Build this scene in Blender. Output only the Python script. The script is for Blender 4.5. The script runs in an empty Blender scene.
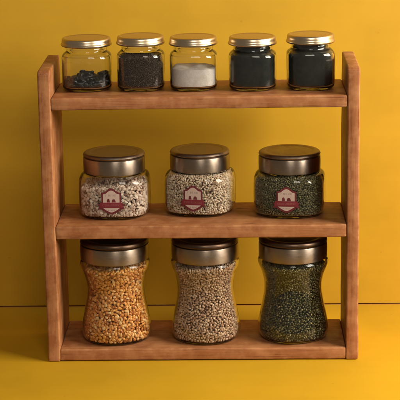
import bpy, bmesh, math, random
import numpy as np
from mathutils import Vector, Matrix, noise as mnoise

rng = np.random.default_rng(11)
random.seed(11)
S = bpy.context.scene
C = S.collection

# ------------------------------------------------------------------ helpers
def link(o, parent=None):
    C.objects.link(o)
    if parent is not None:
        o.parent = parent
    return o

def smooth(me, angle=None):
    me.polygons.foreach_set('use_smooth', [True] * len(me.polygons))
    if angle is not None:
        me.set_sharp_from_angle(angle=math.radians(angle))

def obj(name, me, mat, parent=None):
    o = bpy.data.objects.new(name, me)
    me.materials.clear()
    me.materials.append(mat)
    return link(o, parent)

def thing(name, label, cat, loc=(0, 0, 0), rz=0.0, group=None):
    o = bpy.data.objects.new(name, None)
    o.empty_display_size = 0.02
    o.location = loc
    o.rotation_euler = (0, 0, rz)
    o['label'] = label
    o['category'] = cat
    if group:
        o['group'] = group
    return link(o)

def mesh_np(name, V, F):
    me = bpy.data.meshes.new(name)
    V = np.asarray(V, np.float32); F = np.asarray(F, np.int32)
    k = F.shape[1]
    me.vertices.add(len(V)); me.vertices.foreach_set('co', V.ravel())
    me.loops.add(F.size); me.loops.foreach_set('vertex_index', F.ravel())
    me.polygons.add(len(F))
    me.polygons.foreach_set('loop_start', np.arange(0, F.size, k, dtype=np.int32))
    me.update(calc_edges=True)
    me.validate()
    return me

# ------------------------------------------------------------------ materials
def newmat(name):
    m = bpy.data.materials.new(name)
    m.use_nodes = True
    nt = m.node_tree
    nt.nodes.clear()
    out = nt.nodes.new('ShaderNodeOutputMaterial')
    return m, nt, out

def N(nt, typ, **kw):
    n = nt.nodes.new(typ)
    for k, v in kw.items():
        if k in n.inputs:
            n.inputs[k].default_value = v
        else:
            setattr(n, k, v)
    return n

def ramp(nt, stops, fac):
    r = nt.nodes.new('ShaderNodeValToRGB')
    e = r.color_ramp.elements
    while len(e) < len(stops):
        e.new(0.5)
    for i, (p, c) in enumerate(stops):
        e[i].position = p
        e[i].color = (*c, 1) if len(c) == 3 else c
    nt.links.new(fac, r.inputs['Fac'])
    return r.outputs['Color']

def mixc(nt, a, b, fac, mode='MIX'):
    m = nt.nodes.new('ShaderNodeMix')
    m.data_type = 'RGBA'; m.blend_type = mode
    for s, v in ((m.inputs[6], a), (m.inputs[7], b), (m.inputs[0], fac)):
        if hasattr(v, 'links') or hasattr(v, 'is_linked'):
            nt.links.new(v, s)
        elif isinstance(v, tuple):
            s.default_value = (*v, 1)
        else:
            s.default_value = v
    return m.outputs[2]

def bump(nt, height, strength, dist, normal=None):
    b = N(nt, 'ShaderNodeBump', Strength=strength, Distance=dist)
    nt.links.new(height, b.inputs['Height'])
    if normal is not None:
        nt.links.new(normal, b.inputs['Normal'])
    return b.outputs['Normal']

def coords(nt, scale=(1, 1, 1), loc=(0, 0, 0)):
    tc = nt.nodes.new('ShaderNodeTexCoord')
    mp = N(nt, 'ShaderNodeMapping')
    mp.inputs['Scale'].default_value = scale
    mp.inputs['Location'].default_value = loc
    nt.links.new(tc.outputs['Object'], mp.inputs['Vector'])
    return mp.outputs['Vector']

def noise(nt, vec, scale, detail=4, rough=0.55, dist=0.0):
    n = N(nt, 'ShaderNodeTexNoise', Scale=scale, Detail=detail, Roughness=rough, Distortion=dist)
    nt.links.new(vec, n.inputs['Vector'])
    return n.outputs['Fac']

def mat_wood(name, axis, seed):
    m, nt, out = newmat(name)
    sc = {'x': (6, 95, 95), 'z': (95, 95, 6)}[axis]
    v = coords(nt, sc, (seed * 3.1, seed * 1.7, seed * 2.3))
    g1 = noise(nt, v, 1.0, 6, 0.6, 0.7)
    v2 = coords(nt, tuple(s * 3.2 for s in sc), (seed, seed * 2, 0))
    g2 = noise(nt, v2, 1.0, 3, 0.6)
    v3 = coords(nt, (1, 1, 1), (seed * 5, 0, seed))
    blotch = noise(nt, v3, 22, 5, 0.6)
    col = ramp(nt, [(0.25, (0.215, 0.072, 0.024)), (0.5, (0.30, 0.112, 0.039)), (0.75, (0.36, 0.145, 0.056))], g1)
    col = mixc(nt, col, ramp(nt, [(0.33, (0.42, 0.36, 0.32)), (0.52, (1, 1, 1))], g2), 0.32, 'MULTIPLY')
    col = mixc(nt, col, ramp(nt, [(0.3, (0.80, 0.76, 0.72)), (0.65, (1.06, 1.06, 1.06))], blotch), 0.7, 'MULTIPLY')
    pv = coords(nt, tuple(s_ * (2.2 if s_ < 10 else 17) for s_ in sc), (seed * 2, seed, 3))
    pores = noise(nt, pv, 1.0, 2, 0.5)
    col = mixc(nt, col, ramp(nt, [(0.30, (0.38, 0.32, 0.28)), (0.40, (1, 1, 1))], pores), 0.75, 'MULTIPLY')
    # small dark knots and dents
    vo = N(nt, 'ShaderNodeTexVoronoi', Scale=26.0, Randomness=1.0)
    nt.links.new(coords(nt, {'x': (.45, 1, 1), 'z': (1, 1, .45)}[axis], (seed * 2.2, seed, 0.4)), vo.inputs['Vector'])
    kn = ramp(nt, [(0.045, (0.35, 0.26, 0.22)), (0.10, (1, 1, 1))], vo.outputs['Distance'])
    col = mixc(nt, col, kn, 0.8, 'MULTIPLY')
    ge = N(nt, 'ShaderNodeNewGeometry')                     # stain worn thin along the handled edges
    edge = ramp(nt, [(0.505, (0, 0, 0)), (0.56, (1, 1, 1))], ge.outputs['Pointiness'])
    wear = ramp(nt, [(0.42, (0, 0, 0)), (0.62, (0.75,) * 3)], noise(nt, v3, 60, 4, 0.6))
    col = mixc(nt, col, (0.54, 0.27, 0.115), mixc(nt, edge, wear, 1.0, 'MULTIPLY'))
    p = N(nt, 'ShaderNodeBsdfPrincipled', Roughness=0.5)
    p.inputs['Specular IOR Level'].default_value = 0.2
    nt.links.new(col, p.inputs['Base Color'])
    r = ramp(nt, [(0.3, (0.42,) * 3), (0.7, (0.62,) * 3)], blotch)
    nt.links.new(r, p.inputs['Roughness'])
    n1 = bump(nt, g1, 0.25, 0.0006)
    n2 = bump(nt, blotch, 0.3, 0.0012, n1)
    n3 = bump(nt, pores, 0.25, 0.0004, n2)
    nt.links.new(n3, p.inputs['Normal'])
    nt.links.new(p.outputs[0], out.inputs[0])
    return m

def mat_paint(name, base, streak):
    m, nt, out = newmat(name)
    v = coords(nt, streak)
    st = noise(nt, v, 1.0, 5, 0.6, 0.3)
    vb = coords(nt)
    big = noise(nt, vb, 7, 4, 0.55)
    fine = noise(nt, vb, 420, 3, 0.6)
    d = tuple(c * 0.88 for c in base); l = tuple(min(1, c * 1.07) for c in base)
    col = ramp(nt, [(0.3, d), (0.5, base), (0.72, l)], big)
    col = mixc(nt, col, ramp(nt, [(0.3, (0.90, 0.87, 0.84)), (0.6, (1, 1, 1))], st), 0.3, 'MULTIPLY')
    sp = noise(nt, coords(nt, (1, 1, 1), (4, 2, 7)), 75, 2, 0.5)
    col = mixc(nt, col, ramp(nt, [(0.74, (1, 1, 1)), (0.79, (0.72, 0.66, 0.6))], sp), 0.6, 'MULTIPLY')
    p = N(nt, 'ShaderNodeBsdfPrincipled', Roughness=0.55)
    p.inputs['Specular IOR Level'].default_value = 0.3
    nt.links.new(col, p.inputs['Base Color'])
    n1 = bump(nt, st, 0.18, 0.0008)
    n2 = bump(nt, fine, 0.12, 0.0003, n1)
    nt.links.new(n2, p.inputs['Normal'])
    nt.links.new(p.outputs[0], out.inputs[0])
    return m

def mat_plain(name, col, rough=0.6, metallic=0.0, spec=0.4):
    m, nt, out = newmat(name)
    p = N(nt, 'ShaderNodeBsdfPrincipled', Roughness=rough, Metallic=metallic)
    p.inputs['Base Color'].default_value = (*col, 1)
    p.inputs['Specular IOR Level'].default_value = spec
    n = noise(nt, coords(nt), 900, 3, 0.6)
    nt.links.new(bump(nt, n, 0.08, 0.0002), p.inputs['Normal'])
    nt.links.new(p.outputs[0], out.inputs[0])
    return m

def mat_metal(name, col, rough, streak=(1, 1, 1), amt=0.25, aniso=0.0):
    m, nt, out = newmat(name)
    st = noise(nt, coords(nt, streak), 60, 4, 0.6)
    sm = noise(nt, coords(nt), 55, 6, 0.7, 1.0)
    d = tuple(c * (1 - amt) for c in col)
    c = ramp(nt, [(0.3, d), (0.7, col)], st)
    p = N(nt, 'ShaderNodeBsdfPrincipled', Metallic=1.0, Roughness=rough)
    nt.links.new(c, p.inputs['Base Color'])
    rr = ramp(nt, [(0.35, (rough * 0.85,) * 3), (0.65, (min(1, rough * 1.2),) * 3)], sm)
    nt.links.new(rr, p.inputs['Roughness'])
    if aniso:
        p.inputs['Anisotropic'].default_value = aniso
        p.inputs['Anisotropic Rotation'].default_value = 0.25
        t = N(nt, 'ShaderNodeTangent'); t.direction_type = 'RADIAL'; t.axis = 'Z'
        nt.links.new(t.outputs[0], p.inputs['Tangent'])
    nt.links.new(bump(nt, st, 0.03, 0.0002), p.inputs['Normal'])
    nt.links.new(p.outputs[0], out.inputs[0])
    return m

def mat_solid_glass(name, col, ior, absorb):
    m, nt, out = newmat(name)
    g = N(nt, 'ShaderNodeBsdfGlass', Roughness=0.02, IOR=ior)
    va = N(nt, 'ShaderNodeVolumeAbsorption', Density=absorb)          # thick glass deepens, thin walls stay clear
    va.inputs['Color'].default_value = (0.30, 0.29, 0.14, 1)
    nt.links.new(va.outputs[0], out.inputs['Volume'])
    wav = noise(nt, coords(nt), 45, 2, 0.5)
    nt.links.new(bump(nt, wav, 0.25, 0.0010), g.inputs['Normal'])
    g.inputs['Color'].default_value = (*col, 1)
    nt.links.new(g.outputs[0], out.inputs[0])
    return m

def mat_grain(name, stops, rough=0.4, spec=0.45, vein=0.3, vscale=500):
    m, nt, out = newmat(name)
    at = N(nt, 'ShaderNodeAttribute', attribute_name='tone')
    col = ramp(nt, stops, at.outputs['Fac'])
    n = noise(nt, coords(nt), vscale, 3, 0.6)
    col = mixc(nt, col, ramp(nt, [(0.35, (0.55, 0.5, 0.45)), (0.6, (1, 1, 1))], n), vein, 'MULTIPLY')
    p = N(nt, 'ShaderNodeBsdfPrincipled', Roughness=rough)
    p.inputs['Specular IOR Level'].default_value = spec
    nt.links.new(col, p.inputs['Base Color'])
    nt.links.new(bump(nt, n, 0.2, 0.0003), p.inputs['Normal'])
    nt.links.new(p.outputs[0], out.inputs[0])
    return m

def mat_powder(name, a, b, scale=140):
    m, nt, out = newmat(name)
    v = coords(nt)
    n = noise(nt, v, scale, 6, 0.7)
    f = noise(nt, v, 1600, 3, 0.7)
    col = ramp(nt, [(0.35, a), (0.65, b)], n)
    col = mixc(nt, col, ramp(nt, [(0.3, (0.7, 0.7, 0.7)), (0.6, (1, 1, 1))], f), 0.6, 'MULTIPLY')
    p = N(nt, 'ShaderNodeBsdfPrincipled', Roughness=0.85)
    p.inputs['Specular IOR Level'].default_value = 0.15
    nt.links.new(col, p.inputs['Base Color'])
    nt.links.new(bump(nt, f, 0.6, 0.0006), p.inputs['Normal'])
    nt.links.new(p.outputs[0], out.inputs[0])
    return m

M = {}
YEL = (0.53, 0.298, 0.016)
M['wall'] = mat_paint('yellow wall paint', YEL, (3, 30, 45))
M['table'] = mat_paint('yellow table paint', (0.49, 0.272, 0.009), (3, 40, 30))
M['gap'] = mat_plain('dark gap', (0.40, 0.17, 0.025), 0.9)
M['small_glass'] = mat_solid_glass('clear small jar glass', (0.99, 0.99, 0.985), 1.47, 34)
M['big_glass'] = mat_solid_glass('clear storage jar glass', (0.99, 0.99, 0.985), 1.30, 24)
M['shaded_lid'] = mat_metal('shelf shaded bronze metal', (0.105, 0.066, 0.043), 0.38, (1, 1, 1), 0.06)  # bronze darkened: the shelf's shade on the tall jars' lids is in the colour
M['gold'] = mat_metal('pale gold lid metal', (0.58, 0.46, 0.31), 0.30, (1, 1, 1), 0.06)
M['bronze'] = mat_metal('bronze lid metal', (0.25, 0.19, 0.145), 0.38, (1, 1, 1), 0.06)
M['steel'] = mat_metal('brushed lid band', (0.33, 0.265, 0.205), 0.38, (1, 1, 30), 0.16, 0.75)
M['maroon'] = mat_plain('maroon label ink', (0.105, 0.012, 0.014), 0.5)
M['banner'] = mat_plain('red label ribbon', (0.15, 0.014, 0.018), 0.5)
M['paper'] = mat_plain('pale label paper', (0.42, 0.30, 0.24), 0.6)
M['ink'] = mat_plain('grey label print', (0.27, 0.20, 0.17), 0.6)
M['pink'] = mat_plain('pink ribbon print', (0.30, 0.085, 0.075), 0.6)

# ------------------------------------------------------------------ rack
W, D, T, H = 0.335, 0.1019, 0.0130, 0.3182
Z1, Z2B, Z2, Z3B, Z3 = 0.0136, 0.1369, 0.1510, 0.2766, 0.2894

def board(name, x0, x1, y0, y1, z0, z1, axis, mat, parent, seed, top_fn=None, bev=0.0017):
    """a hand-worked board: bevelled box cut into stations along its length, with slightly uneven faces"""
    bm = bmesh.new()
    bmesh.ops.create_cube(bm, size=1.0)
    for v in bm.verts:
        v.co = Vector((x0 + (v.co.x + .5) * (x1 - x0), y0 + (v.co.y + .5) * (y1 - y0), z0 + (v.co.z + .5) * (z1 - z0)))
    if top_fn:
        top_fn(bm)
    bmesh.ops.bevel(bm, geom=list(bm.edges), offset=bev, segments=3, profile=0.5, affect='EDGES')
    k = 40
    lo, hi = (x0, x1) if axis == 'x' else (z0, z1)
    nrm = Vector((1, 0, 0)) if axis == 'x' else Vector((0, 0, 1))
    for i in range(1, k):
        q = lo + (hi - lo) * i / k
        bmesh.ops.bisect_plane(bm, geom=bm.verts[:] + bm.edges[:] + bm.faces[:], plane_co=nrm * q, plane_no=nrm)
    for v in bm.verts:
        q = v.co * 26 + Vector((seed * 7.3, seed, seed * 3.1))
        a = mnoise.noise(q) ; b = mnoise.noise(q + Vector((31, 5, 9)))
        big = mnoise.noise(v.co * 7 + Vector((seed, seed * 4, 2)))
        if axis == 'x':
            v.co.y += 0.00058 * a * (1 if v.co.y < D / 2 else .3); v.co.z += 0.0005 * b + .0004 * big
        else:
            v.co.x += 0.0005 * a + .0005 * big; v.co.y += 0.0005 * b
    me = bpy.data.meshes.new(name)
    bm.to_mesh(me); bm.free()
    smooth(me, 40)
    return obj(name, me, mat, parent)

rack = thing('spice_rack', 'reddish brown three tier wooden rack standing on the yellow table', 'rack')
def slope(bm):
    for v in bm.verts:
        if v.co.z > H - .002:
            v.co.z += 0.0015 if v.co.y > D / 2 else 0
    e = [e for e in bm.edges if all(v.co.z > H - .002 and v.co.y < D / 2 for v in e.verts)]
    bmesh.ops.bevel(bm, geom=e, offset=0.006, segments=4, profile=0.5, affect='EDGES')
board('side_panel', -W/2, -W/2 + T, 0, D, 0, H, 'z', mat_wood('stained wood panel a', 'z', 1.3), rack, 1.3, slope)
board('side_panel', W/2 - T, W/2, 0, D, 0, H, 'z', mat_wood('stained wood panel b', 'z', 4.1), rack, 4.1, slope)
xi = W/2 - T - 0.0001
for z0, z1, sd in ((0.0006, Z1, 2.2), (Z2B, Z2, 5.7), (Z3B, Z3, 8.4)):
    board('shelf', -xi, xi, 0.0006, D - .001, z0, z1, 'x', mat_wood('stained wood shelf %.1f' % sd, 'x', sd), rack, sd)

# ------------------------------------------------------------------ setting
WALL = 0.1976
def slab(name, x0, x1, y0, y1, z0, z1, mat, bev):
    bm = bmesh.new()
    bmesh.ops.create_cube(bm, size=1.0)
    for v in bm.verts:
        v.co = Vector((x0 + (v.co.x + .5) * (x1 - x0), y0 + (v.co.y + .5) * (y1 - y0), z0 + (v.co.z + .5) * (z1 - z0)))
    bmesh.ops.bevel(bm, geom=list(bm.edges), offset=bev, segments=3, profile=0.5, affect='EDGES')
    me = bpy.data.meshes.new(name)
    bm.to_mesh(me); bm.free(); smooth(me, 40)
    o = obj(name, me, mat)
    o['kind'] = 'structure'
    return o
slab('table_top', -1.4, 1.4, -0.17, WALL - 0.0024, -0.03, -0.0004, M['table'], 0.0008)
slab('wall', -1.4, 1.4, WALL, WALL + 0.02, 0.0006, 1.3, M['wall'], 0.0004)
slab('table_gap', -1.39, 1.39, WALL - 0.0023, WALL + 0.018, -0.03, -0.0009, M['gap'], 0.0003)

# ------------------------------------------------------------------ lofted bodies
NS = 96
def ring(z, h, n, k=NS):
    a = np.linspace(0, 2 * np.pi, k, endpoint=False)
    c, s = np.cos(a), np.sin(a)
    r = h / (np.abs(c) ** n + np.abs(s) ** n) ** (1 / n)
    return np.stack([r * c, r * s, np.full(k, z)], 1)

def refine(prof, step=0.0009):
    """smooth (z, half width, squareness) stations with a Catmull-Rom curve"""
    P = np.array(prof, float)
    out = []
    for i in range(len(P) - 1):
        p0, p1, p2, p3 = P[max(i-1, 0)], P[i], P[i+1], P[min(i+2, len(P)-1)]
        m = max(1, int(np.linalg.norm((p2 - p1)[:2]) / step))
        m = min(m, 14)
        for j in range(m):
            t = j / m
            out.append(0.5 * (2*p1 + (p2-p0)*t + (2*p0-5*p1+4*p2-p3)*t*t + (3*p1-p0-3*p2+p3)*t**3))
    out.append(P[-1])
    return np.array(out)

def loft(rings, close_start=True, close_end=True):
    V = np.concatenate(rings); k = len(rings[0]); F = []
    for i in range(len(rings) - 1):
        a = i * k + np.arange(k); b = i * k + (np.arange(k) + 1) % k
        F.append(np.stack([a, b, b + k, a + k], 1))
    F = np.concatenate(F).tolist()
    V = V.tolist()
    if close_start:
        V.append([float(np.mean(rings[0][:, 0])), float(np.mean(rings[0][:, 1])), float(rings[0][0, 2])]); c = len(V) - 1
        F += [[c, (j + 1) % k, j] for j in range(k)]
    if close_end:
        V.append([float(np.mean(rings[-1][:, 0])), float(np.mean(rings[-1][:, 1])), float(rings[-1][0, 2])]); c = len(V) - 1
        o = (len(rings) - 1) * k
        F += [[c, o + j, o + (j + 1) % k] for j in range(k)]
    return V, F

def loft_mesh(name, prof, sharp=35, k=NS, **kw):
    V, F = loft([ring(*p, k=k) for p in prof], **kw)
    me = bpy.data.meshes.new(name); me.from_pydata(V, [], F); me.update()
    smooth(me, sharp)
    return me

SMALL = refine([(0.0000, .0195, 2.5), (.0008, .0222, 2.6), (.0028, .0244, 2.8), (.006, .02525, 2.9), (.02, .0253, 2.9), (.0335, .02525, 2.9),
                (.0365, .0246, 2.8), (.0385, .0228, 2.5), (.0398, .0212, 2.1), (.0412, .0206, 2), (.0425, .0210, 2), (.0437, .0206, 2), (.0510, .0205, 2)])
MID = refine([(0.0000, .0295, 2.7), (.0010, .0330, 2.8), (.0035, .0358, 3.0), (.008, .0372, 3.1), (.018, .0375, 3.1), (.032, .0374, 3.0),
              (.039, .0369, 2.9), (.0428, .0353, 2.6), (.0450, .0322, 2.2), (.0465, .0300, 2), (.0600, .0296, 2)])
TALL = refine([(0.0000, .0300, 2.2), (.0010, .0330, 2.2), (.0035, .0356, 2.2), (.009, .0371, 2.2), (.018, .0364, 2.2), (.032, .0336, 2.2), (.048, .0308, 2.15),
               (.060, .0304, 2.15), (.072, .0328, 2.15), (.080, .0358, 2.2), (.0848, .0368, 2.2), (.0878, .0354, 2.1), (.0905, .0325, 2), (.1020, .0320, 2)])
WALLT = {'s': .0017, 'm': .0019, 't': .0019}
FLOOR = {'s': .0042, 'm': .0036, 't': .0034}

def glass_mesh(name, prof, w, floor):
    outer = [ring(*p) for p in prof]
    inner = []
    for z, h, n in prof[::-1]:
        if z > floor:
            inner.append(ring(z, h - w, n))
    zf, hf, nf = prof[np.searchsorted(prof[:, 0], floor)]
    for q, s in ((.0009, .97), (.0003, .90), (0, .8)):
        inner.append(ring(floor - .0009 + q, (hf - w) * s, nf))
    V, F = loft(outer + inner)
    me = bpy.data.meshes.new(name); me.from_pydata(V, [], F); me.update()
    smooth(me, 50)
    return me

# lids ---------------------------------------------------------------
def small_lid():
    z = .0455
    p = [(z + .0006, .0225, 2), (z, .0240, 2), (z + .0001, .0250, 2), (z + .0007, .0257, 2), (z + .0016, .0260, 2), (z + .0026, .0257, 2),
         (z + .0032, .0250, 2), (z + .0050, .0249, 2), (z + .0070, .0247, 2), (z + .0081, .0240, 2), (z + .0086, .0228, 2), (z + .0085, .0216, 2),
         (z + .0080, .0208, 2), (z + .0082, .0195, 2), (z + .0085, .010, 2), (z + .0086, .002, 2)]
    return loft_mesh('lid', p, 55)

def big_lid(r, z, hs, hd, k=1.0):
    top = [(z + hs - .0006, r - .0014, 2), (z + hs + .0002, r - .0012, 2), (z + hs + .0008, r - .0004, 2), (z + hs + .0018, r, 2),
           (z + hs + hd * .45, r - .0002, 2), (z + hs + hd * .72, r - .0012 * k, 2), (z + hs + hd * .90, r - .0030 * k, 2), (z + hs + hd * .99, r - .0052 * k, 2),
           (z + hs + hd, r - .0064, 2), (z + hs + hd - .0003, r - .0073, 2), (z + hs + hd - .0008, r - .0080, 2), (z + hs + hd - .0006, r - .0095, 2),
           (z + hs + hd - .0003, r * .4, 2), (z + hs + hd - .0003, r * .05, 2)]
    band = [(z + .003, r - .0030, 2), (z + .0002, r - .0022, 2), (z, r - .0012, 2), (z + .0004, r - .0003, 2), (z + .0012, r, 2), (z + hs * .5, r + .0001, 2),
            (z + hs - .0014, r, 2), (z + hs - .0006, r - .0003, 2), (z + hs - .0004, r - .0012, 2), (z + hs - .0010, r - .0026, 2)]
    return loft_mesh('lid', top, 50), loft_mesh('lid_band', band, 50)

# label --------------------------------------------------------------
def surf_y(prof, x, z, off):
    h = np.interp(z, prof[:, 0], prof[:, 1]); n = np.interp(z, prof[:, 0], prof[:, 2])
    return -(max(h ** n - abs(x) ** n, 1e-12)) ** (1 / n) - off

def decal_patch(name, prof, cz, rows, off, th=.00012, cols=14):
    """rows: (v, u_left, u_right); a thin printed patch wrapped on the front of the jar"""
    V = []; F = []
    R = len(rows)
    for side in (off, off - th):
        for v, a, b in rows:
            for j in range(cols + 1):
                u = a + (b - a) * j / cols
                V.append((u, surf_y(prof, u, cz + v, side), cz + v))
    w = cols + 1; B = R * w
    for i in range(R - 1):
        for j in range(cols):
            q = [i*w + j, i*w + j + 1, (i+1)*w + j + 1, (i+1)*w + j]
            F.append(q); F.append([B + k for k in q[::-1]])
    for i in range(R - 1):
        for j in (0, cols):
            q = [i*w + j, (i+1)*w + j, B + (i+1)*w + j, B + i*w + j]
            F.append(q if j == 0 else q[::-1])
    me = bpy.data.meshes.new(name); me.from_pydata(V, [], F); me.update()
    return me

def join(name, meshes):
    bm = bmesh.new()
    for m in meshes:
        bm.from_mesh(m)
    me = bpy.data.meshes.new(name)
    bm.to_mesh(me); bm.free()
    return me

def plaque_rows(w, top, bot, peak, k=34):
    rows = []
    for i in range(k + 1):
        v = bot + (top - bot) * i / k
        hw = w
        d = top - v
        if d < peak:                               # pointed crest with scooped shoulders
            t = max(0, d / peak)
            hw = w * (0.10 + 0.72 * t ** 0.75) if t < .72 else w * (0.664 + .336 * min(1, (t - .72) / .16))
        e = v - bot
        if e < peak * .95:
            t = max(0, e / (peak * .95))
            hw = min(hw, w * (0.08 + 0.92 * t ** 0.8))
        rows.append((v, -hw, hw))
    return rows

def make_label(parent, prof, cz, tall=1.12):
    def decal(name, prof, cz, rows, off, th=.00012, cols=14):
        return decal_patch(name, prof, cz, [(v * tall, a, b) for v, a, b in rows], off, th, cols)
    b = decal('label', prof, cz, plaque_rows(.0102, .0125, -.0122, .0048), .00022)
    lab = obj('label', b, M['maroon'], parent)
    p = decal('label_panel', prof, cz, plaque_rows(.0086, .0106, -.0103, .0042), .00034)
    obj('label_panel', p, M['paper'], lab)
    # ribbon across the lower third, ends dropping and folded back
    bars = []
    rib = [(v, -.0118, .0118) for v in np.linspace(-.0060, -.0008, 6)]
    bars.append(decal('r', prof, cz, rib, .00050, cols=24))
    obj('ribbon', join('ribbon', bars), M['banner'], lab)
    ends = []
    for s in (-1, 1):
        a, c = sorted((s * .0100, s * .0140))
        rows = []
        for t in np.linspace(0, 1, 7):
            v = -.0074 + .0050 * t
            notch = .0014 * (1 - abs(2 * t - 1))
            rows.append((v, a + (notch if s < 0 else 0), c - (notch if s > 0 else 0)))
        obj('ribbon_end', decal('ribbon_end', prof, cz, rows, .00040, cols=5), M['maroon'], lab)
    # worn lettering: too small to read in the photograph, kept as broken strokes
    def strokes(v0, h, u0, u1, n, off, seed):
        rr = random.Random(seed); out = []
        du = (u1 - u0) / n
        for i in range(n):
            if rr.random() < .12:
                continue
            a = u0 + i * du; b = a + du * rr.uniform(.45, .72)
            kind = rr.random()
            if kind < .5:
                out.append(decal('s', prof, cz, [(v0, a, a + du*.26), (v0 + h, a, a + du*.26)], off, cols=1))
                vv = v0 + h * rr.choice((0, .42, .78))
                out.append(decal('s', prof, cz, [(vv, a, b), (vv + h*.22, a, b)], off, cols=1))
            else:
                out.append(decal('s', prof, cz, [(v0, a, b), (v0 + h*.25, a, b)], off, cols=1))
                out.append(decal('s', prof, cz, [(v0 + h*.75, a, b), (v0 + h, a, b)], off, cols=1))
                out.append(decal('s', prof, cz, [(v0, b - du*.24, b), (v0 + h, b - du*.24, b)], off, cols=1))
        return out
    obj('ribbon_lettering', join('ribbon_lettering', strokes(-.0043, .0017, -.0092, .0096, 17, .00060, 3)), M['pink'], lab)
    obj('label_lettering', join('label_lettering', strokes(.0052, .0016, -.0056, .0060, 9, .00044, 8) + strokes(-.0086, .0010, -.0038, .0042, 8, .00044, 5)), M['ink'], lab)
    em = []
    for cu, w, h in ((-.0030, .0016, .0034), (.0026, .0021, .0030)):
        rows = []
        for t in np.linspace(0, 1, 9):
            hw = w * (1.0 - .35 * t) if t < .6 else w * .79 * max(.12, math.sqrt(max(0, 1 - ((t - .6) / .42) ** 2)))
            rows.append((-.0006 + h * t, cu - hw, cu + hw))
        em.append(decal('m', prof, cz, rows, .00044, cols=6))
    obj('emblem', join('emblem', em), M['maroon'], lab)
    return lab

# ------------------------------------------------------------------ jars
def build_jar(kind, name, label, cat, group):
    t = thing(name, label, cat, group=group)
    prof = {'s': SMALL, 'm': MID, 't': TALL}[kind]
    gm = M['small_glass'] if kind == 's' else M['big_glass']
    obj('glass_body', glass_mesh('glass_body', prof, WALLT[kind], FLOOR[kind]), gm, t)
    if kind == 's':
        obj('lid', small_lid(), M['gold'], t)
    else:
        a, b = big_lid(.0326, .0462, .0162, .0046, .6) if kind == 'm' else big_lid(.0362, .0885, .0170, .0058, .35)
        l = obj('lid', a, M['bronze'] if kind == 'm' else M['shaded_lid'], t)
        obj('lid_band', b, M['steel'], l)
    if kind == 'm':
        make_label(t, MID, .0212)
    return t

def copy_tree(o, parent=None):
    c = o.copy(); C.objects.link(c)
    if parent is not None:
        c.parent = parent
    for ch in [x for x in o.children]:
        copy_tree(ch, c)
    return c

def place(proto, label, x, y, z, rz, sc=(1, 1), first=False):
    t = proto if first else copy_tree(proto)
    t['label'] = label
    t.location = (x, y, z + .0003); t.rotation_euler = (0, 0, rz); t.scale = (sc[0], sc[0], sc[1])
    return t

sj = build_jar('s', 'spice_jar', '', 'jar', 'small gold lidded jars on the top shelf')
SP = [(-.1203, .0550, .05, (1.05, 1.03), 'small clear glass jar with gold lid, mostly empty above a low black heap'),
      (-.0623, .0525, -.03, (1.0, 1.06), 'small glass jar with gold lid holding dark brown ground spice'),
      (-.0062, .0505, .02, (1.0, 1.04), 'small glass jar with gold lid half full of whitish powder'),
      (.0567, .0470, -.04, (1.0, 1.04), 'small black filled jar with gold lid, standing right beside the white powder jar'),
      (.1180, .0465, .06, (1.0, 1.07), 'small black filled jar with gold lid and clear glass foot, nearest the right side panel')]
for i, (x, y, rz, sc, lb) in enumerate(SP):
    place(sj, lb, x, y, Z3, rz, sc, i == 0)
mj = build_jar('m', 'storage_jar', '', 'jar', 'squat labelled jars on the middle shelf')
MP = [(-.0945, .0588, -.03, (1.03, 1.03), 'squat glass jar with bronze lid and red label holding pale pinkish beans'),
      (-.0015, .0665, -.19, (1.0, 1.03), 'squat glass jar with bronze lid and red label full of cream seeds'),
      (.0960, .0580, -.12, (1.03, 1.02), 'squat glass jar with bronze lid and red label full of dark green grains')]
for i, (x, y, rz, sc, lb) in enumerate(MP):
    place(mj, lb, x, y, Z2, rz, sc, i == 0)
tj = build_jar('t', 'tall_jar', '', 'jar', 'tall waisted jars on the bottom shelf')
TP = [(-.0955, .0430, .1, (1.035, 1.025), 'tall waisted glass jar with metal lid full of orange corn kernels'),
      (.0032, .0425, -.2, (1.01, 1.025), 'tall waisted glass jar with metal lid full of beige brown seeds'),
      (.0990, .0440, .3, (1.03, 1.025), 'tall waisted glass jar with metal lid full of dark green beans')]
for i, (x, y, rz, sc, lb) in enumerate(TP):
    place(tj, lb, x, y, Z1, rz, sc, i == 0)

# ------------------------------------------------------------------ contents
def ico(sub):
    bm = bmesh.new(); bmesh.ops.create_icosphere(bm, subdivisions=sub, radius=1.0)
    V = np.array([v.co[:] for v in bm.verts]); F = np.array([[v.index for v in f.verts] for f in bm.faces])
    bm.free()
    return V, F

def hw_at(prof, z, th):
    h = np.interp(z, prof[:, 0], prof[:, 1]); n = np.interp(z, prof[:, 0], prof[:, 2])
    return h / (np.abs(np.cos(th)) ** n + np.abs(np.sin(th)) ** n) ** (1 / n)

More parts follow.
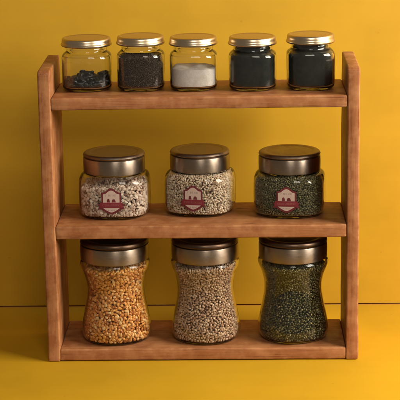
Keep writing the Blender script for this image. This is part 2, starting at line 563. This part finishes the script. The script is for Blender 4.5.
def throw(prof, inset, z0, topf, spacing, tries):
    """dart throwing over the inside of the jar wall and over the top of the heap"""
    zt = z0 + .001
    cell = spacing
    grid = {}
    P = []; Nn = []
    zmax = max(topf(x, y) for x in np.linspace(-.03, .03, 9) for y in np.linspace(-.03, .03, 9))
    n1 = int(tries * .72)
    z = rng.uniform(z0, zmax, n1); th = rng.uniform(0, 2*np.pi, n1)
    r = hw_at(prof, z, th) - inset
    side = np.stack([r*np.cos(th), r*np.sin(th), z], 1)
    ok = np.array([zz <= topf(x, y) for x, y, zz in side])
    side = side[ok]
    sn = np.stack([np.cos(th), np.sin(th), np.zeros_like(th)], 1)[ok]
    n2 = tries - n1
    xy = rng.uniform(-.04, .04, (n2, 2))
    tz = np.array([topf(x, y) for x, y in xy])
    rr = np.hypot(xy[:, 0], xy[:, 1])
    k = rr < hw_at(prof, tz, np.arctan2(xy[:, 1], xy[:, 0])) - inset
    top = np.stack([xy[k, 0], xy[k, 1], tz[k]], 1)
    tn = np.tile([0, 0, 1.0], (len(top), 1))
    A = np.concatenate([side, top]); B = np.concatenate([sn, tn])
    o = rng.permutation(len(A)); A = A[o]; B = B[o]
    s2 = spacing ** 2
    for p, nn in zip(A.tolist(), B.tolist()):
        c = (int(p[0] // cell), int(p[1] // cell), int(p[2] // cell))
        bad = False
        for i in (-1, 0, 1):
            for j in (-1, 0, 1):
                for l in (-1, 0, 1):
                    for q in grid.get((c[0]+i, c[1]+j, c[2]+l), ()):
                        if (p[0]-q[0])**2 + (p[1]-q[1])**2 + (p[2]-q[2])**2 < s2:
                            bad = True; break
                    if bad: break
                if bad: break
            if bad: break
        if not bad:
            grid.setdefault(c, []).append(p); P.append(p); Nn.append(nn)
    return np.array(P), np.array(Nn)

def rotations(nrm, tilt):
    """random frames whose third axis is near nrm"""
    n = len(nrm)
    w = nrm + rng.normal(0, tilt, (n, 3)); w /= np.linalg.norm(w, axis=1)[:, None]
    t = rng.normal(0, 1, (n, 3)); u = np.cross(w, t); u /= np.linalg.norm(u, axis=1)[:, None]
    v = np.cross(w, u)
    return np.stack([u, v, w], 2)

def fill(name, label, cat, prof, kind, mat, loc, rz, size, spacing, topf, sub=1, tilt=.35, shape=None, tries=26000, layers=2, var=.12, stretch=(1, 1)):
    V0, F0 = ico(sub)
    if shape is not None:
        V0 = shape(V0)
    a, b, c = size
    z0 = FLOOR[kind] + c * .9
    Vs, Fs, Ts = [], [], []
    base = 0
    for L in range(layers):
        inset = WALLT[kind] + .0003 + c * 1.05 + L * c * 1.25
        P, Nn = throw(prof, inset, z0, (lambda x, y, L=L: topf(x, y) - L * c * 1.2), spacing, tries)
        R = rotations(Nn, tilt)
        n = len(P)
        sc = np.array([a, b, c])[None] * (1 + rng.normal(0, var, (n, 3)).clip(-.3, .3))
        P = P + rng.normal(0, c * .10, P.shape)
        X = np.einsum('nij,nkj->nki', R, V0[None] * sc[:, None, :]) + P[:, None, :]
        # keep every grain inside the glass
        zz = X[..., 2]; th = np.arctan2(X[..., 1], X[..., 0]); rad = np.hypot(X[..., 0], X[..., 1])
        lim = hw_at(prof, zz.clip(0.001, prof[-1, 0]), th) - WALLT[kind] - .00025
        f = np.minimum(1, lim / np.maximum(rad, 1e-6))
        X[..., 0] *= f; X[..., 1] *= f
        X[..., 2] = np.maximum(X[..., 2], FLOOR[kind] + .0004)
        Vs.append(X.reshape(-1, 3)); k = len(V0)
        Fs.append((F0[None] + (np.arange(n) * k)[:, None, None]).reshape(-1, 3) + base); base += n * k
        Ts.append(np.repeat((rng.beta(2.2, 2.2, n)), k))
    # inner mass behind the outermost grains, its dark tone painting shade into the gaps
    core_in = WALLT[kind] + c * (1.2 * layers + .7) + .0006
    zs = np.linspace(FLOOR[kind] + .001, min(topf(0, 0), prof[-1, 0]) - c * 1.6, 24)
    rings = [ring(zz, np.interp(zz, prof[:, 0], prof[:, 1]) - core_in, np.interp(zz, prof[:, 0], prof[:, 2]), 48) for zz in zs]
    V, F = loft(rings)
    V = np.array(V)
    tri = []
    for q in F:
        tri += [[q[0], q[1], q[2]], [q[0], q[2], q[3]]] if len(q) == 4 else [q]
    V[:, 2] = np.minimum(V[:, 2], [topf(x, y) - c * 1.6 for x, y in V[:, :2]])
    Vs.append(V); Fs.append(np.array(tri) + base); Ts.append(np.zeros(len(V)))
    me = mesh_np(name, np.concatenate(Vs), np.concatenate(Fs))
    at = me.attributes.new('tone', 'FLOAT', 'POINT')
    at.data.foreach_set('value', np.concatenate(Ts).astype(np.float32))
    smooth(me)
    o = obj(name, me, mat)
    o.location = loc; o.rotation_euler = (0, 0, rz); o.scale = (stretch[0], stretch[0], stretch[1])
    o['label'] = label; o['category'] = cat; o['kind'] = 'stuff'
    return o

def top_fn(z, slx=0.0, sly=0.0, amp=.0012, seed=0.0):
    return lambda x, y: z + slx * x + sly * y + amp * mnoise.noise(Vector((x * 70 + seed, y * 70, seed)))

def bean(V):
    V = V.copy(); V[:, 1] += .22 * (V[:, 0] ** 2 - .4); return V
def corn(V):
    V = V.copy(); s = 1.0 - .30 * V[:, 0]; V[:, 1] *= s; V[:, 2] *= s; return V
def rice(V):
    V = V.copy(); return V

def zl(z): return z + .0003
# middle shelf
x, y, rz, sc, _ = MP[0]
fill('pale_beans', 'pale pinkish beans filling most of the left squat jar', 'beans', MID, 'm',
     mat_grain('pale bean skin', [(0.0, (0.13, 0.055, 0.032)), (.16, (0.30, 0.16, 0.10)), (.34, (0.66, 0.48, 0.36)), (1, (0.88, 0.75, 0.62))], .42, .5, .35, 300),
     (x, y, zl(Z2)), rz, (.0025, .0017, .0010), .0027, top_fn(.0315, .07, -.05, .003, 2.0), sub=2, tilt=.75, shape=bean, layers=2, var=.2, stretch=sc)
x, y, rz, sc, _ = MP[1]
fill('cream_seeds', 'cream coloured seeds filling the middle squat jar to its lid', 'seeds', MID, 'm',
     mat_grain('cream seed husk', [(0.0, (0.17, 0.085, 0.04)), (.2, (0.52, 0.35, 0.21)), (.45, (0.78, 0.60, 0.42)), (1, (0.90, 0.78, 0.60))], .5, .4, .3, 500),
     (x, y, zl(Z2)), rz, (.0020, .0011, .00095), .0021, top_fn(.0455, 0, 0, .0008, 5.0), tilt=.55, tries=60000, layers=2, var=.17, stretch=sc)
x, y, rz, sc, _ = MP[2]
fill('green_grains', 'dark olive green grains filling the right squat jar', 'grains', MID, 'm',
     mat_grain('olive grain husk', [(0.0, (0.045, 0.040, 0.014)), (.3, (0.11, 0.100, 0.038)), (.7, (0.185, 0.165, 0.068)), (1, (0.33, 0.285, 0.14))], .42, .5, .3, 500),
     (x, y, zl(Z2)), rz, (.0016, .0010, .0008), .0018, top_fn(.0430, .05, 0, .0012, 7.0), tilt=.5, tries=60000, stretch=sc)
# bottom shelf
x, y, rz, sc, _ = TP[0]
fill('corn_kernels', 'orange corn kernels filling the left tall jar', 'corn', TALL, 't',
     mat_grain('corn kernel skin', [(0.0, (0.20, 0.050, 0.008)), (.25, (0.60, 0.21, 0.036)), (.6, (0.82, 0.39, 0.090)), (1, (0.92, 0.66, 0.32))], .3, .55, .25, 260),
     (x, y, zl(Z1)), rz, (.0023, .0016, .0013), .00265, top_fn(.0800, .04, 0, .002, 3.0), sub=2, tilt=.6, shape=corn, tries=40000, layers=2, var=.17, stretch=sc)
x, y, rz, sc, _ = TP[1]
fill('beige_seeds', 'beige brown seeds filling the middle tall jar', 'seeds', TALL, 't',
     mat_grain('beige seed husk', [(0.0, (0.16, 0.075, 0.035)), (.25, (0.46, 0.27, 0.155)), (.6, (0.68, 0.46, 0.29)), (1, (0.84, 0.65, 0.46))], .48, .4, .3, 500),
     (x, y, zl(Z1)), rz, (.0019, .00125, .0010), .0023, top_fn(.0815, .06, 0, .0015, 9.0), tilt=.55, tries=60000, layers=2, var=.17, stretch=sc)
x, y, rz, sc, _ = TP[2]
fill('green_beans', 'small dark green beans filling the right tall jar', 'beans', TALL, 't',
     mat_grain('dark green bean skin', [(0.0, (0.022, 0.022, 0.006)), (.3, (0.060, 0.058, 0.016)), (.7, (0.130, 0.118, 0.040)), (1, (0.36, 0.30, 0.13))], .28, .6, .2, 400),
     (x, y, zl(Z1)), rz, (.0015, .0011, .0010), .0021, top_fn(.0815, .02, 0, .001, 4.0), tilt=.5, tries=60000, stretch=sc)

# top shelf: powders and the black heap
def powder(name, label, cat, mat, loc, rz, ztop, sc=1.0, bumpy=.0006, seed=1.0, gap=.00035):
    prof = SMALL; w = WALLT['s'] + gap
    zs = np.concatenate([[FLOOR['s'] + .0006], np.linspace(FLOOR['s'] + .0012, ztop, 26)])
    rr = []
    for i, zz in enumerate(zs):
        h = np.interp(zz, prof[:, 0], prof[:, 1]) - w; n = np.interp(zz, prof[:, 0], prof[:, 2])
        rr.append(ring(zz, h - (.0014 if i == 0 else 0), n))
    h = np.interp(ztop, prof[:, 0], prof[:, 1]) - w; n = np.interp(ztop, prof[:, 0], prof[:, 2])
    for s in (.97, .9, .8, .65, .5, .35, .2, .08):
        rr.append(ring(ztop + .0002, h * s, n))
    V, F = loft(rr)
    V = np.array(V)
    for v in V:
        if v[2] > ztop - .004:
            k = min(1, (v[2] - ztop + .004) / .004)
            v[2] += k * bumpy * 2 * mnoise.noise(Vector((v[0] * 90 + seed, v[1] * 90, seed)))
    me = bpy.data.meshes.new(name); me.from_pydata(V.tolist(), [], F); me.update(); smooth(me, 60)
    o = obj(name, me, mat); o.location = loc; o.rotation_euler = (0, 0, rz); o.scale = (sc[0], sc[0], sc[1])
    o['label'] = label; o['category'] = cat; o['kind'] = 'stuff'
    return o
x, y, rz, sc, _ = SP[1]
fill('ground_spice', 'dark brown ground spice filling the second small jar', 'spice', SMALL, 's',
     mat_grain('dark brown spice', [(0.0, (0.030, 0.017, 0.010)), (.4, (0.080, 0.050, 0.032)), (.8, (0.13, 0.088, 0.058)), (1, (0.24, 0.17, 0.115))], .6, .3, .3, 700),
     (x, y, zl(Z3)), rz, (.0008, .0006, .0005), .00105, top_fn(.0335, .02, 0, .0012, 2.0), tilt=.7, tries=50000, layers=1, var=.3, stretch=sc)
x, y, rz, sc, _ = SP[2]
powder('white_powder', 'greyish white powder half filling the middle small jar', 'powder', mat_powder('whitish powder', (0.74, 0.64, 0.56), (0.92, 0.85, 0.78), 90), (x, y, zl(Z3)), rz, .0225, bumpy=.0012, seed=6.0, sc=sc)
x, y, rz, sc, _ = SP[3]
powder('black_powder', 'black powder filling the small jar beside the white powder jar', 'spice', mat_powder('black spice', (0.012, 0.014, 0.011), (0.026, 0.029, 0.023)), (x, y, zl(Z3)), rz, .0425, seed=3.0, sc=sc)
x, y, rz, sc, _ = SP[4]
o = powder('black_powder', 'black powder filling the small jar nearest the right side panel', 'spice', mat_powder('black seed powder', (0.013, 0.014, 0.011), (0.028, 0.029, 0.023)), (x, y, zl(Z3)), rz, .0425, seed=8.0, sc=sc)

x, y, rz, sc, _ = SP[0]
def heap_top(px, py):
    h = .0085 + .0095 * math.exp(-(((px + .002) / .010) ** 2 + ((py + .002) / .014) ** 2))
    h += .010 * math.exp(-(((px - .0185) / .0055) ** 2 + ((py - .004) / .012) ** 2))
    return h + .0022 * mnoise.noise(Vector((px * 160, py * 160, 3.3)))
def shard(V):
    V = V.copy()
    for v in V:
        q = Vector(v) * 1.6
        v *= 1 + .45 * mnoise.noise(q + Vector((4, 1, 2)))
    return V
o = fill('black_pieces', 'black dried pieces heaped low in the leftmost small jar', 'spice', SMALL, 's',
     mat_grain('black dried skin', [(0.0, (0.006, 0.006, 0.006)), (.6, (0.014, 0.013, 0.012)), (1, (0.035, 0.032, 0.028))], .38, .5, .3, 500),
     (x, y, zl(Z3)), rz, (.0046, .0028, .0017), .0036, heap_top, tilt=.7, shape=shard, tries=6000, var=.25, sub=2, stretch=sc)

# ------------------------------------------------------------------ lamps
def area(name, loc, target, sx, sy, power, col):
    l = bpy.data.lights.new(name, 'AREA'); l.shape = 'RECTANGLE'; l.size = sx; l.size_y = sy
    l.energy = power; l.color = col
    o = bpy.data.objects.new(name, l); link(o)
    o.location = loc
    o.rotation_euler = (Vector(target) - Vector(loc)).to_track_quat('-Z', 'Y').to_euler()
    return o
area('window_light', (0.95, -0.15, 0.60), (0, 0.08, 0.16), 0.40, 0.50, 13, (1.0, 0.94, 0.82))
area('corner_light', (1.15, -0.70, 0.78), (0, 0.06, 0.16), 0.45, 0.60, 22, (1.0, 0.93, 0.82))
area('fill_light', (0.2, -1.7, 1.1), (0, 0.05, 0.16), 0.5, 0.5, 9.5, (1.0, 0.92, 0.82))

w = bpy.data.worlds.new('World'); S.world = w; w.use_nodes = True
bg = w.node_tree.nodes.get('Background') or w.node_tree.nodes.new('ShaderNodeBackground')
bg.inputs['Color'].default_value = (1.0, 0.83, 0.64, 1)
bg.inputs['Strength'].default_value = 0.18

# ------------------------------------------------------------------ camera
f, pitch, yaw, roll = 1601.84, 0.243553, -0.0271722, -0.0162637
cy, sy, cp, sp, cr, sr = math.cos(yaw), math.sin(yaw), math.cos(pitch), math.sin(pitch), math.cos(roll), math.sin(roll)
fw = Vector((sy * cp, cy * cp, -sp)); rt = Vector((cy, -sy, 0)); up = rt.cross(fw)
r2 = rt * cr + up * sr; u2 = -rt * sr + up * cr
cd = bpy.data.cameras.new('Camera'); cam = bpy.data.objects.new('Camera', cd); link(cam)
cd.sensor_width = 36; cd.lens = 36 * f / 400; cd.clip_start = .05; cd.clip_end = 50
mw = Matrix(((r2.x, u2.x, -fw.x, 0.0443606), (r2.y, u2.y, -fw.y, -1.63927), (r2.z, u2.z, -fw.z, 0.586553), (0, 0, 0, 1)))
cam.matrix_world = mw
S.camera = cam

S.view_settings.view_transform = 'Standard'
S.view_settings.look = 'None'
S.view_settings.exposure = 0.0
S.view_settings.gamma = 1.0
S.cycles.use_denoising = True
S.cycles.max_bounces = 12
S.cycles.transparent_max_bounces = 32
S.cycles.transmission_bounces = 10
S.cycles.glossy_bounces = 6
S.cycles.sample_clamp_indirect = 40.0
